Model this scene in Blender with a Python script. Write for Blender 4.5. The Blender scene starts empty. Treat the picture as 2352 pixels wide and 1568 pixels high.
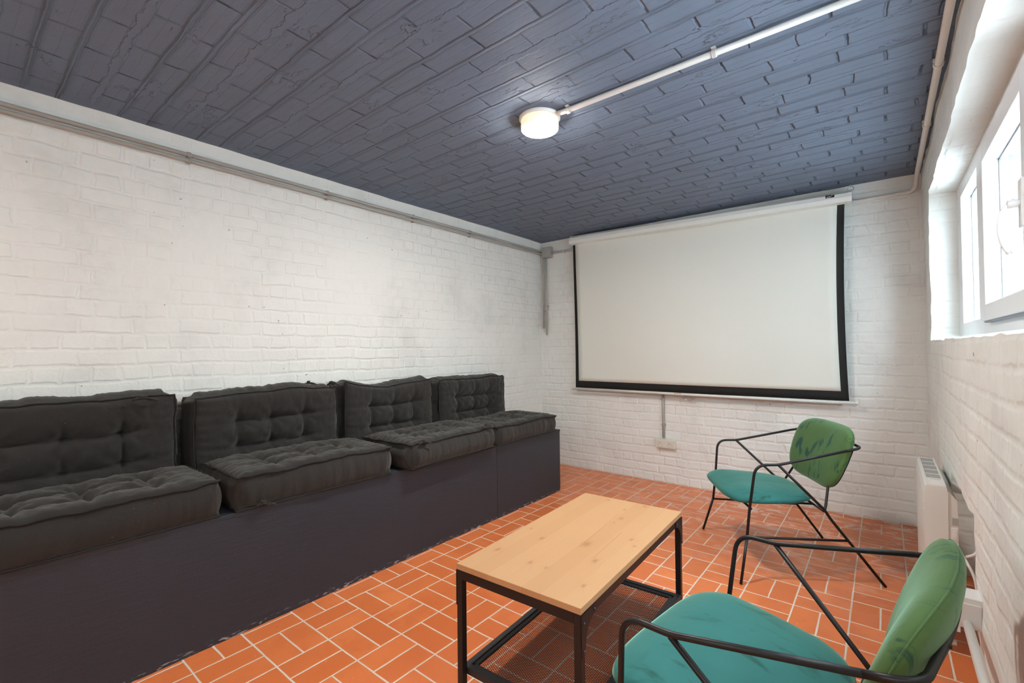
import bpy, bmesh, math, random
from mathutils import Vector, Matrix, noise
random.seed(7)
C = bpy.context.scene.collection
SC = bpy.context.scene
PI = math.pi

# ------------------------------------------------------------------ camera
CAM = Vector((0, 0, 1.16))
yaw, pit, rol = 0.67780646, 0.01693978, -0.00978537
fw = Vector((-math.sin(yaw)*math.cos(pit), math.cos(yaw)*math.cos(pit), math.sin(pit)))
r0 = fw.cross(Vector((0, 0, 1))).normalized(); u0 = r0.cross(fw)
Rv = r0*math.cos(rol)+u0*math.sin(rol); Uv = -r0*math.sin(rol)+u0*math.cos(rol)
cd = bpy.data.cameras.new('camera'); cam = bpy.data.objects.new('camera', cd); C.objects.link(cam)
cd.sensor_width = 36; cd.sensor_fit = 'HORIZONTAL'; cd.lens = 1059.566/2352*36; cd.clip_start = 0.02
m = Matrix.Identity(4)
for i in range(3):
    m[i][0] = Rv[i]; m[i][1] = Uv[i]; m[i][2] = -fw[i]; m[i][3] = CAM[i]
cam.matrix_world = m
SC.camera = cam

# ------------------------------------------------------------------ world, light, exposure
W = bpy.data.worlds.new('world'); SC.world = W; W.use_nodes = True
nt = W.node_tree; bg = nt.nodes['Background']
bg.inputs[0].default_value = (0.76, 0.88, 1.0, 1); bg.inputs[1].default_value = 7.2
LAMP_STRENGTH = 142.0
FILL_LAMP_STRENGTH = 60.0  # for the lamps added behind the camera as fill light
LAMP_COLOR = (1.0, 0.945, 0.885)
SC.view_settings.view_transform = 'Standard'; SC.view_settings.look = 'None'
SC.view_settings.gamma = 1; SC.view_settings.use_curve_mapping = False
SC.view_settings.exposure = 1.6
# portal in the outer window opening: only guides sampling of the sky
pl = bpy.data.lights.new('window_daylight', 'AREA'); pl.shape = 'RECTANGLE'; pl.size = 2.9; pl.size_y = 0.85
po = bpy.data.objects.new('window_daylight', pl); C.objects.link(po)
po.location = (0.47, 2.05, 1.6); po.rotation_euler = (PI/2, 0, PI/2)
pl.cycles.is_portal = True

# ------------------------------------------------------------------ room numbers
XL, XR, YB, YF, ZC = -2.765, 0.21, 3.93, -2.2, 2.262
BX = -2.083       # bench front

# ------------------------------------------------------------------ node helpers
class NM:
    def __init__(s, name):
        s.m = bpy.data.materials.new(name); s.m.use_nodes = True
        s.t = s.m.node_tree; s.n = s.t.nodes; s.l = s.t.links
        s.b = s.n['Principled BSDF']
    def node(s, typ, **kw):
        n = s.n.new(typ)
        for k, v in kw.items(): setattr(n, k, v)
        return n
    def put(s, sock, v):
        if isinstance(v, bpy.types.NodeSocket): s.l.new(v, sock)
        else: sock.default_value = v
    def math(s, op, a, b=0.0, c=0.0, clamp=False):
        n = s.node('ShaderNodeMath', operation=op, use_clamp=clamp)
        s.put(n.inputs[0], a); s.put(n.inputs[1], b)
        if len(n.inputs) > 2: s.put(n.inputs[2], c)
        return n.outputs[0]
    def vmath(s, op, a, b=(0, 0, 0), sc=None):
        n = s.node('ShaderNodeVectorMath', operation=op)
        s.put(n.inputs[0], a); s.put(n.inputs[1], b)
        if sc is not None: s.put(n.inputs['Scale'], sc)
        return n.outputs[0]
    def noise(s, vec, scale, detail=3, rough=0.55, col=False, dist=0.0):
        n = s.node('ShaderNodeTexNoise'); s.l.new(vec, n.inputs['Vector'])
        n.inputs['Scale'].default_value = scale; n.inputs['Detail'].default_value = detail
        n.inputs['Roughness'].default_value = rough; n.inputs['Distortion'].default_value = dist
        return n.outputs['Color' if col else 'Fac']
    def mix(s, f, a, b, blend='MIX'):
        n = s.node('ShaderNodeMix', data_type='RGBA', blend_type=blend)
        s.put(n.inputs['Factor'], f); s.put(n.inputs[6], a); s.put(n.inputs[7], b)
        return n.outputs[2]
    def smooth(s, v, a, b, lo=0.0, hi=1.0):
        n = s.node('ShaderNodeMapRange', interpolation_type='SMOOTHSTEP')
        s.put(n.inputs[0], v); s.put(n.inputs[1], a); s.put(n.inputs[2], b)
        s.put(n.inputs[3], lo); s.put(n.inputs[4], hi)
        return n.outputs[0]
    def sep(s, v):
        n = s.node('ShaderNodeSeparateXYZ'); s.l.new(v, n.inputs[0]); return n.outputs
    def comb(s, x=0.0, y=0.0, z=0.0):
        n = s.node('ShaderNodeCombineXYZ')
        for i, v in enumerate((x, y, z)): s.put(n.inputs[i], v)
        return n.outputs[0]
    def pos(s): return s.node('ShaderNodeNewGeometry').outputs['Position']
    def obj(s): return s.node('ShaderNodeTexCoord').outputs['Object']
    def bump(s, h, dist, strength=1.0, prev=None):
        n = s.node('ShaderNodeBump'); s.put(n.inputs['Height'], h)
        n.inputs['Distance'].default_value = dist; n.inputs['Strength'].default_value = strength
        if prev is not None: s.l.new(prev, n.inputs['Normal'])
        return n.outputs[0]
    def fin(s, col=None, rough=None, nor=None, metal=None, spec=None):
        if col is not None: s.put(s.b.inputs['Base Color'], col)
        if rough is not None: s.put(s.b.inputs['Roughness'], rough)
        if metal is not None: s.put(s.b.inputs['Metallic'], metal)
        if spec is not None: s.put(s.b.inputs['Specular IOR Level'], spec)
        if nor is not None: s.l.new(nor, s.b.inputs['Normal'])
        return s.m
def rgb(r, g, b):
    f = lambda c: (c/255/12.92) if c/255 <= .04045 else ((c/255+.055)/1.055)**2.4
    return (f(r), f(g), f(b), 1)

def plain(name, col, rough=0.5, metal=0.0, nscale=60, namt=0.04, bump=0.0004, spec=0.5):
    k = NM(name); o = k.obj(); nz = k.noise(o, nscale, 3)
    c = k.mix(nz, tuple(x*(1-namt*2) for x in col[:3])+(1,), tuple(min(1, x*(1+namt*2)) for x in col[:3])+(1,))
    return k.fin(c, rough, k.bump(nz, bump), metal, spec)

# ---- painted brick
def brick_mat(name, base, joint=0.011, rough_amt=1.0, jamt=.5):
    k = NM(name)
    g = k.node('ShaderNodeNewGeometry'); P = g.outputs['Position']; N = g.outputs['True Normal']
    px, py, pz = k.sep(P); nx, ny, nz = k.sep(k.vmath('ABSOLUTE', N))
    fx = k.math('GREATER_THAN', ny, 0.6); fz = k.math('GREATER_THAN', nz, 0.6)
    u = k.math('ADD', k.math('MULTIPLY', px, fx), k.math('MULTIPLY', py, k.math('SUBTRACT', 1.0, fx)))
    v = k.math('ADD', k.math('MULTIPLY', px, fz), k.math('MULTIPLY', pz, k.math('SUBTRACT', 1.0, fz)))
    w1 = k.noise(P, 2.1, 2, col=True); w2 = k.noise(P, 11, 2, col=True)
    a = k.sep(w1); b = k.sep(w2)
    u = k.math('ADD', u, k.math('ADD', k.math('MULTIPLY', k.math('SUBTRACT', a[0], .5), .07), k.math('MULTIPLY', k.math('SUBTRACT', b[0], .5), .030)))
    v = k.math('ADD', v, k.math('ADD', k.math('MULTIPLY', k.math('SUBTRACT', a[1], .5), .034), k.math('MULTIPLY', k.math('SUBTRACT', b[1], .5), .018)))
    bt = k.node('ShaderNodeTexBrick'); bt.offset = .5; bt.offset_frequency = 2; bt.squash = .5; bt.squash_frequency = 2
    k.l.new(k.comb(u, v), bt.inputs['Vector'])
    for nm, val in (('Scale', 1), ('Mortar Size', joint), ('Mortar Smooth', .9), ('Bias', 0), ('Brick Width', .192), ('Row Height', .0735)):
        bt.inputs[nm].default_value = val
    bt.inputs['Color1'].default_value = (0, 0, 0, 1); bt.inputs['Color2'].default_value = (1, 1, 1, 1)
    wear = k.math('MULTIPLY', k.smooth(k.noise(P, 1.7, 3), .35, .62, .35, 1.0), k.smooth(k.math('ADD', pz, k.math('MULTIPLY', k.noise(P, 5, 3), .06)), 2.14, 2.19, 1.0, .12))
    brickh = k.math('MULTIPLY', k.math('SUBTRACT', 1.0, bt.outputs['Fac']), wear)
    per = k.math('MULTIPLY', k.sep(bt.outputs['Color'])[0], k.math('SUBTRACT', 1.0, bt.outputs['Fac']))
    n1 = k.noise(P, 16, 5, .6); n2 = k.noise(P, 5, 3, .5); n3 = k.noise(P, 90, 3, .6)
    # chips and hairline cracks that follow a stretched, ridged noise
    rid = k.math('ABSOLUTE', k.math('SUBTRACT', k.noise(P, 15, 4, .6, dist=.5), .5))
    crack = k.smooth(rid, 0.0, .018, 1.0, 0.0)
    sel = k.smooth(k.noise(P, 3.3, 2), .52, .64)
    crack = k.math('MULTIPLY', crack, sel)
    h = k.math('ADD', k.math('MULTIPLY', brickh, jamt), k.math('MULTIPLY', n1, .55*rough_amt))
    h = k.math('ADD', h, k.math('MULTIPLY', n2, .9*rough_amt))
    h = k.math('ADD', h, k.math('MULTIPLY', per, .18))
    h = k.math('ADD', h, k.math('MULTIPLY', n3, .07))
    h = k.math('SUBTRACT', h, k.math('MULTIPLY', crack, .07 if jamt > .25 else .0))
    nor = k.bump(h, .010, .8)
    dirt = k.smooth(k.noise(P, 2.7, 5, .65), .45, .75)
    d = tuple(x*.88 for x in base[:3])+(1,)
    col = k.mix(dirt, base, d)
    spot = k.smooth(k.noise(P, 42, 2, .5), .735, .765)
    col = k.mix(k.math('MULTIPLY', spot, k.smooth(k.noise(P, 4.5, 2), .5, .6)), col, rgb(120, 100, 84))
    return k.fin(col, .62, nor, spec=.35)

M = {}
M['brick_left'] = brick_mat('white_painted_brick', (.80, .81, .775, 1), .012, 1.0, .34)
M['brick_back'] = brick_mat('white_painted_brick_smoother', (.81, .825, .79, 1), .013, .6, .34)
M['brick_right'] = brick_mat('white_painted_brick_worn', (.81, .825, .785, 1), .014, .5, .20)

def ceiling_mat():
    k = NM('slate_painted_pot_ceiling'); P = k.pos(); px, py, pz = k.sep(P)
    w1 = k.sep(k.noise(P, 2.2, 3, col=True)); w2 = k.sep(k.noise(P, 13, 3, col=True))
    u = k.math('ADD', px, k.math('ADD', k.math('MULTIPLY', k.math('SUBTRACT', w1[0], .5), .03), k.math('MULTIPLY', k.math('SUBTRACT', w2[0], .5), .016)))
    v = k.math('ADD', py, k.math('ADD', k.math('MULTIPLY', k.math('SUBTRACT', w1[1], .5), .020), k.math('MULTIPLY', k.math('SUBTRACT', w2[1], .5), .010)))
    t = k.math('DIVIDE', k.math('SUBTRACT', v, .2065), .1045)
    kk = k.math('ROUND', t); dk = k.math('SUBTRACT', t, kk); ad = k.math('ABSOLUTE', dk)
    typ = k.math('FLOORED_MODULO', kk, 3.0)
    ism = k.math('GREATER_THAN', typ, 1.5)                      # every third joint is smeared over
    row = k.math('FLOORED_MODULO', k.math('FLOOR', t), 3.0)
    off = k.math('MULTIPLY', row, .43)
    uu = k.math('ADD', k.math('DIVIDE', k.math('ADD', u, 2.115), .25), off)
    # some pots are broken across: butt joints wander
    fu = k.math('ABSOLUTE', k.math('SUBTRACT', k.math('FRACT', k.math('ADD', uu, .5)), .5))
    butt = k.smooth(fu, .004, .030, 1.0, 0.0)
    rag = k.noise(P, 11, 4, .65)
    smear = k.math('MULTIPLY', ism, k.smooth(k.math('ADD', ad, k.math('MULTIPLY', k.math('SUBTRACT', rag, .5), .55)), .10, .15, 1.0, 0.0))
    patch = k.smooth(k.noise(k.comb(k.math('MULTIPLY', px, 2.2), k.math('MULTIPLY', py, 5.0)), 1.6, 5, .65), .61, .64)
    edge = k.smooth(k.math('SUBTRACT', px, XL), .03, .09, 1.0, 0.0)
    smear = k.math('MAXIMUM', k.math('MAXIMUM', smear, patch), edge)
    inv = k.math('SUBTRACT', 1.0, smear)
    amp = k.smooth(k.noise(k.comb(k.math('MULTIPLY', px, .9), kk), 1.3, 2), .36, .56, .25, 1.0)
    bead = k.math('MULTIPLY', k.math('MULTIPLY', k.smooth(ad, .015, .080, 1.0, 0.0), k.math('SUBTRACT', 1.0, ism)), amp)
    side = k.math('MULTIPLY', k.smooth(k.math('ABSOLUTE', k.math('SUBTRACT', ad, .105)), .0, .035, 1.0, 0.0), k.math('SUBTRACT', 1.0, ism))
    thin = k.math('MULTIPLY', k.smooth(ad, .0, .03, 1.0, 0.0), ism)
    rib = k.math('SINE', k.math('MULTIPLY', py, 2*PI/.0057))
    g3 = k.math('ABSOLUTE', k.math('SUBTRACT', k.math('FRACT', k.math('MULTIPLY', t, 3.0)), .5))
    groove = k.smooth(g3, 0.0, .07, 1.0, 0.0)
    buttm = k.math('MULTIPLY', butt, k.math('MULTIPLY', inv, k.smooth(ad, .06, .12)))
    h = k.math('MULTIPLY', bead, .85)
    h = k.math('SUBTRACT', h, k.math('MULTIPLY', k.math('MULTIPLY', side, inv), .30))
    h = k.math('SUBTRACT', h, k.math('MULTIPLY', buttm, .75))
    h = k.math('SUBTRACT', h, k.math('MULTIPLY', k.math('MULTIPLY', thin, inv), .3))
    h = k.math('ADD', h, k.math('MULTIPLY', smear, .42))
    h = k.math('ADD', h, k.math('MULTIPLY', k.math('MULTIPLY', rib, inv), .014))
    h = k.math('SUBTRACT', h, k.math('MULTIPLY', k.math('MULTIPLY', groove, inv), .10))
    h = k.math('ADD', h, k.math('MULTIPLY', k.noise(P, 7, 4, .6), .65))
    h = k.math('ADD', h, k.math('MULTIPLY', k.noise(P, 45, 4, .6), .13))
    nor = k.bump(h, .014, .9)
    pit = k.math('MULTIPLY', k.math('MULTIPLY', k.smooth(k.math('ABSOLUTE', k.math('SUBTRACT', smear, .5)), .0, .3, 1.0, 0.0), k.math('SUBTRACT', 1.0, edge)), k.smooth(k.noise(P, 17, 3), .56, .62))
    crev = k.math('MAXIMUM', k.math('MULTIPLY', k.math('MULTIPLY', k.smooth(buttm, .35, .95), k.smooth(k.noise(P, 8, 3), .46, .60)), .75), pit)
    col = k.mix(k.noise(P, 3, 3), (.144, .184, .254, 1), (.172, .215, .292, 1))
    col = k.mix(crev, col, (.022, .024, .045, 1))
    return k.fin(col, .66, nor, spec=.3)
M['ceiling'] = ceiling_mat()

def floor_mat():
    k = NM('terracotta_basket_weave_tile'); P = k.pos(); px, py, pz = k.sep(P)
    w = k.sep(k.noise(P, 9, 2, col=True))
    S = .2035
    u = k.math('DIVIDE', k.math('ADD', k.math('ADD', px, 1.9645), k.math('MULTIPLY', k.math('SUBTRACT', w[0], .5), .004)), S)
    v = k.math('DIVIDE', k.math('SUBTRACT', k.math('ADD', py, k.math('MULTIPLY', k.math('SUBTRACT', w[1], .5), .004)), .788), S)
    fu = k.math('FRACT', u); fv = k.math('FRACT', v); iu = k.math('FLOOR', u); iv = k.math('FLOOR', v)
    par = k.math('FLOORED_MODULO', k.math('ADD', iu, iv), 2.0)
    mid = k.math('ADD', k.math('MULTIPLY', fu, par), k.math('MULTIPLY', fv, k.math('SUBTRACT', 1.0, par)))
    du = k.math('MINIMUM', fu, k.math('SUBTRACT', 1.0, fu)); dv = k.math('MINIMUM', fv, k.math('SUBTRACT', 1.0, fv))
    dm = k.math('ABSOLUTE', k.math('SUBTRACT', mid, .5))
    d = k.math('MINIMUM', k.math('MINIMUM', du, dv), dm)
    gw = k.math('ADD', .0060, k.math('MULTIPLY', k.noise(P, 6, 2), .012))
    gr = k.smooth(d, gw, k.math('ADD', gw, .010), 1.0, 0.0)
    idn = k.math('ADD', k.math('ADD', k.math('MULTIPLY', iu, 3.17), k.math('MULTIPLY', iv, 7.31)), k.math('MULTIPLY', k.math('GREATER_THAN', mid, .5), 1.7))
    wn = k.node('ShaderNodeTexWhiteNoise', noise_dimensions='1D'); k.put(wn.inputs['W'], idn)
    t = wn.outputs['Value']
    col = k.mix(t, (.66, .165, .045, 1), (.78, .225, .072, 1))
    col = k.mix(k.smooth(k.noise(P, 7, 4, .6), .35, .7), col, (.66, .170, .05, 1))
    speck = k.smooth(k.noise(P, 75, 2, .5), .73, .77)
    col = k.mix(k.math('MULTIPLY', speck, .6), col, (.85, .62, .5, 1))
    dk = k.smooth(k.noise(P, 28, 3, .6), .70, .78)
    col = k.mix(k.math('MULTIPLY', dk, .5), col, (.30, .075, .03, 1))
    # lime bloom, mostly along the back wall and at the right end of the room
    by = k.math('MULTIPLY', k.smooth(py, 2.3, 3.9), k.smooth(px, -2.2, -.2, .25, 1.0))
    bl = k.math('MULTIPLY', k.smooth(k.noise(k.comb(k.math('MULTIPLY', px, 1.0), k.math('MULTIPLY', py, 1.8), 0.0), 7, 5, .65, dist=.8), .51, .62), by)
    col = k.mix(k.math('MULTIPLY', bl, .75), col, (.78, .58, .50, 1))
    grc = k.mix(k.noise(P, 5, 3), (.66, .50, .38, 1), (.80, .70, .60, 1))
    col = k.mix(gr, col, grc)
    h = k.math('ADD', k.math('MULTIPLY', k.math('SUBTRACT', 1.0, gr), .6), k.math('MULTIPLY', k.noise(P, 6, 3), .5))
    h = k.math('ADD', h, k.math('MULTIPLY', k.noise(P, 60, 3), .08))
    rough = k.math('ADD', k.math('MULTIPLY', k.noise(P, 11, 4), .25), k.math('ADD', .24, k.math('MULTIPLY', gr, .35)))
    return k.fin(col, rough, k.bump(h, .003, .8), spec=.45)
M['floor'] = floor_mat()

def bench_mat():
    k = NM('dark_painted_board'); P = k.pos(); px, py, pz = k.sep(P)
    s = k.comb(px, k.math('MULTIPLY', py, .35), k.math('MULTIPLY', pz, 2.4))
    a = k.noise(s, 26, 5, .65); b = k.noise(P, 3, 3); n = k.noise(P, 120, 3, .6)
    col = k.mix(b, (.0225, .0270, .036, 1), (.027, .033, .046, 1))
    sp = k.smooth(k.noise(s, 55, 2), .74, .78)
    col = k.mix(k.math('MULTIPLY', sp, .5), col, (.10, .09, .10, 1))
    # white splashes of wall paint just above the tiles
    lo = k.math('MULTIPLY', k.smooth(pz, 0.0, .03, 1.0, 0.0), k.smooth(k.noise(k.comb(px, k.math('MULTIPLY', py, 1.0), k.math('MULTIPLY', pz, 5.0)), 24, 4), .56, .62))
    col = k.mix(lo, col, (.45, .45, .48, 1))
    h = k.math('ADD', a, k.math('MULTIPLY', n, .25))
    return k.fin(col, .5, k.bump(h, .0022, .9), spec=.45)
M['bench'] = bench_mat()

def fabric_mat():
    k = NM('charcoal_canvas'); o = k.obj()
    n = k.noise(o, 260, 3, .7); b = k.noise(o, 5, 3); w = k.noise(o, 38, 4, .6, dist=.6)
    col = k.mix(b, (.0150, .0138, .0130, 1), (.0215, .0198, .0186, 1))
    col = k.mix(k.smooth(k.noise(o, 160, 1), .80, .83), col, (.30, .30, .28, 1))
    h = k.math('ADD', k.math('MULTIPLY', n, .16), k.math('MULTIPLY', w, 1.0))
    k.fin(col, .88, k.bump(h, .0035, .7), spec=.25)
    k.b.inputs['Sheen Weight'].default_value = .18; k.b.inputs['Sheen Roughness'].default_value = .6
    k.b.inputs['Sheen Tint'].default_value = (.8, .78, .72, 1)
    return k.m
M['fabric'] = fabric_mat()
M['piping'] = plain('black_piping', (.010, .0095, .009, 1), .85)

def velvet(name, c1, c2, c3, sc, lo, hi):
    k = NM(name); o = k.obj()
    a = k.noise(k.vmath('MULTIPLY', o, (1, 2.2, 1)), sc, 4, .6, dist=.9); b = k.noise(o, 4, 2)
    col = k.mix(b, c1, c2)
    col = k.mix(k.smooth(a, lo, hi), col, c3)  # nap shading painted in as noise patches
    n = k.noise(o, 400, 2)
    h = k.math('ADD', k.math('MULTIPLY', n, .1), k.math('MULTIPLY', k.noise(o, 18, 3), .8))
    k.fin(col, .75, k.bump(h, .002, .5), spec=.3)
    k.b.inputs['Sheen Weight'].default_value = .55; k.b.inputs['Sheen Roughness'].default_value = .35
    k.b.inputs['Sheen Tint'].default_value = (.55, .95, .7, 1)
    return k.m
M['velvet_seat'] = velvet('teal_lit_velvet', (.014, .105, .095, 1), (.032, .180, .165, 1), (.008, .070, .055, 1), 5, .54, .68)  # same velvet as the backrest, bluish light on the seat painted in as teal
M['velvet_back'] = velvet('green_lit_velvet', (.070, .140, .040, 1), (.085, .165, .050, 1), (.010, .060, .042, 1), 7, .54, .64)  # same velvet as the seat, tinted green for the light on the backrest
M['chair_metal'] = plain('black_powder_coat_tube', (.016, .015, .0155, 1), .42, .35, spec=.5)
M['table_metal'] = plain('black_steel', (.014, .0125, .013, 1), .45, .3)
M['shelf_metal'] = plain('black_steel_shelf', (.034, .034, .036, 1), .5, .3)
M['bolt'] = plain('dull_zinc', (.10, .12, .16, 1), .35, .8)
M['pvc_grey'] = plain('grey_pvc', (.41, .40, .365, 1), .4, 0, 12, .03)
M['pvc_white'] = plain('white_pvc', (.72, .70, .66, 1), .35, 0, 12, .02)
M['box_grey'] = plain('grey_plastic', (.42, .41, .385, 1), .5)
M['white_metal'] = plain('white_lacquer', (.77, .78, .735, 1), .35, 0, 10, .01)
M['white_plastic'] = plain('white_plastic', (.80, .79, .77, 1), .3, 0, 10, .01)
M['socket'] = plain('cream_plastic', (.72, .70, .62, 1), .35, 0, 10, .01)
M['frame'] = plain('white_window_pvc', (.82, .83, .84, 1), .3, 0, 10, .01)
M['gasket'] = plain('grey_gasket', (.22, .24, .27, 1), .5)
M['black'] = plain('black_cloth_border', (.008, .008, .0075, 1), .8)
M['dark'] = plain('dark_hole', (.012, .011, .010, 1), .8)
M['grille'] = plain('grey_grille', (.42, .42, .40, 1), .5)
M['rust'] = plain('rust', (.22, .05, .02, 1), .8)
M['chrome'] = plain('chrome_wire', (.55, .53, .5, 1), .25, 1.0)
M['yellow'] = plain('yellow_print', (.7, .5, .03, 1), .5)
M['red'] = plain('red_print', (.55, .12, .08, 1), .5)
M['grey_print'] = plain('grey_print', (.30, .28, .26, 1), .5)
M['screen'] = NM('matte_white_screen').fin((.76, .765, .70, 1), .85, spec=.2)

def emis(name, col, st):
    k = NM(name); k.put(k.b.inputs['Emission Color'], col); k.b.inputs['Emission Strength'].default_value = st
    return k.fin((.8, .8, .8, 1), .4)
M['lamp'] = emis('glowing_diffuser', LAMP_COLOR+(1,), LAMP_STRENGTH)
M['lamp_rim'] = emis('glowing_diffuser_rim', (1.0, .85, .50, 1), .24)
M['led'] = emis('blue_led', (.5, .5, 1, 1), 1.0)

def glass_mat():
    k = NM('window_glass'); k.n.remove(k.b)
    tr = k.node('ShaderNodeBsdfTransparent'); gl = k.node('ShaderNodeBsdfGlossy'); gl.inputs['Roughness'].default_value = .02
    tr.inputs['Color'].default_value = (.93, .96, .96, 1)
    fr = k.node('ShaderNodeFresnel'); fr.inputs['IOR'].default_value = 1.5
    nz = k.noise(k.obj(), 2, 1)
    mx = k.node('ShaderNodeMixShader'); k.l.new(k.math('MULTIPLY', k.math('MULTIPLY', fr.outputs[0], k.math('ADD', .75, k.math('MULTIPLY', nz, .1))), k.math('SUBTRACT', 1.0, k.node('ShaderNodeNewGeometry').outputs['Backfacing'])), mx.inputs[0])
    k.l.new(tr.outputs[0], mx.inputs[1]); k.l.new(gl.outputs[0], mx.inputs[2])
    k.l.new(mx.outputs[0], k.n['Material Output'].inputs['Surface'])
    return k.m
M['glass'] = glass_mat()

KN = [(.077, .427, .010), (.0205, .337, .007), (.051, .231, .011), (.046, .172, .005), (-.092, .416, .008), (-.107, -.124, .011),
      (-.193, -.070, .006), (-.182, -.292, .012), (-.034, -.308, .010), (.028, -.310, .006), (.134, -.175, .012), (.1785, -.341, .009),
      (.167, .055, .010), (.196, .0076, .007), (.051, -.074, .020)]
def pine_mat():
    k = NM('oiled_pine_board'); o = k.obj(); ox, oy, oz = k.sep(o)
    plank = k.math('FLOOR', k.math('DIVIDE', k.math('ADD', ox, .23), .0657))
    wn = k.node('ShaderNodeTexWhiteNoise', noise_dimensions='1D'); k.put(wn.inputs['W'], plank)
    base = k.mix(wn.outputs['Value'], (.48, .265, .125, 1), (.53, .305, .152, 1))
    dist = None; hole = None
    for (a, b, r) in KN:
        dx = k.math('DIVIDE', k.math('SUBTRACT', ox, a), r); dy = k.math('DIVIDE', k.math('SUBTRACT', oy, b), r*1.7)
        dd = k.math('ADD', k.math('MULTIPLY', dx, dx), k.math('MULTIPLY', dy, dy))
        e = k.math('EXPONENT', k.math('MULTIPLY', dd, -.16)); hk = k.math('EXPONENT', k.math('MULTIPLY', dd, -2.2))
        dist = e if dist is None else k.math('ADD', dist, e); hole = hk if hole is None else k.math('ADD', hole, hk)
    sx = k.math('ADD', k.math('ADD', ox, k.math('MULTIPLY', dist, .022)), k.math('MULTIPLY', k.noise(k.comb(k.math('MULTIPLY', ox, 3.0), oy, plank), 3.0, 2), .05))
    gn = k.noise(k.comb(k.math('MULTIPLY', sx, 90), k.math('MULTIPLY', oy, 1.3), plank), 1.0, 3, .6)
    ring = k.math('ADD', .5, k.math('MULTIPLY', k.math('SINE', k.math('MULTIPLY', sx, 620)), .5))
    col = k.mix(k.math('MULTIPLY', gn, .55), base, (.50, .27, .12, 1))
    col = k.mix(k.math('MULTIPLY', ring, k.math('ADD', .05, k.math('MULTIPLY', dist, .20))), col, (.42, .19, .07, 1))
    col = k.mix(k.math('MULTIPLY', hole, .62, clamp=True), col, (.26, .10, .045, 1))
    for (a, y0, y1, sl) in ((.040, -.10, .26, .05), (.120, -.15, .09, .04)):
        d = k.math('ABSOLUTE', k.math('SUBTRACT', ox, k.math('ADD', a, k.math('MULTIPLY', k.math('SUBTRACT', oy, y0), -sl))))
        ln = k.math('MULTIPLY', k.smooth(d, .0004, .0022, 1.0, 0.0), k.math('MULTIPLY', k.smooth(oy, y0-.02, y0), k.smooth(oy, y1, y1+.02, 1.0, 0.0)))
        col = k.mix(k.math('MULTIPLY', ln, .55), col, (.30, .12, .05, 1))
    pj = k.math('ABSOLUTE', k.math('SUBTRACT', k.math('FRACT', k.math('DIVIDE', k.math('ADD', ox, .23), .0657)), .5))
    col = k.mix(k.smooth(pj, .488, .497, 0.0, .25), col, (.35, .17, .07, 1))
    return k.fin(col, .42, k.bump(gn, .0004, .4), spec=.4)
M['pine'] = pine_mat()

def outside_brick():
    k = NM('outdoor_pale_brick'); P = k.pos(); px, py, pz = k.sep(P)
    bt = k.node('ShaderNodeTexBrick'); k.l.new(k.comb(px, pz), bt.inputs['Vector'])
    for nm, val in (('Scale', 1), ('Mortar Size', .012), ('Brick Width', .22), ('Row Height', .065)): bt.inputs[nm].default_value = val
    bt.inputs['Color1'].default_value = (.055, .055, .06, 1); bt.inputs['Color2'].default_value = (.075, .075, .08, 1); bt.inputs['Mortar'].default_value = (.17, .17, .175, 1)
    return k.fin(bt.outputs['Color'], .8, k.bump(bt.outputs['Fac'], .004, .4))
M['out_brick'] = outside_brick()
M['out_green'] = plain('outdoor_shingle_green', (.045, .068, .07, 1), .8, 0, 8, .1)
M['out_render'] = plain('outdoor_pale_render', (.52, .52, .50, 1), .9, 0, 20, .05)
M['out_ground'] = plain('outdoor_gravel', (.82, .82, .81, 1), .9, 0, 40, .15, .004)

# ------------------------------------------------------------------ mesh helpers
def frames(pts):
    T = []
    n = len(pts)
    for i in range(n):
        a = pts[max(0, i-1)]; b = pts[min(n-1, i+1)]; T.append((b-a).normalized())
    up = Vector((0, 0, 1)) if abs(T[0].z) < .9 else Vector((1, 0, 0))
    N = (up-T[0]*up.dot(T[0])).normalized(); out = [(T[0], N, T[0].cross(N))]
    for i in range(1, n):
        N = (N-T[i]*N.dot(T[i]));
        N = N.normalized() if N.length > 1e-6 else out[-1][1]
        out.append((T[i], N, T[i].cross(N)))
    return out
def fillet(pts, rad, seg=6):
    pts = [Vector(p) for p in pts]; out = [pts[0]]
    for i in range(1, len(pts)-1):
        a, p, b = pts[i-1], pts[i], pts[i+1]
        r = rad[i] if isinstance(rad, (list, tuple)) else rad
        d1 = (a-p); d2 = (b-p); t = min(r, d1.length*.49, d2.length*.49)
        if t < 1e-5: out.append(p); continue
        A = p+d1.normalized()*t; B = p+d2.normalized()*t
        for j in range(seg+1):
            s = j/seg; out.append(A*(1-s)**2+p*2*s*(1-s)+B*s*s)
    out.append(pts[-1]); return out
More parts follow.
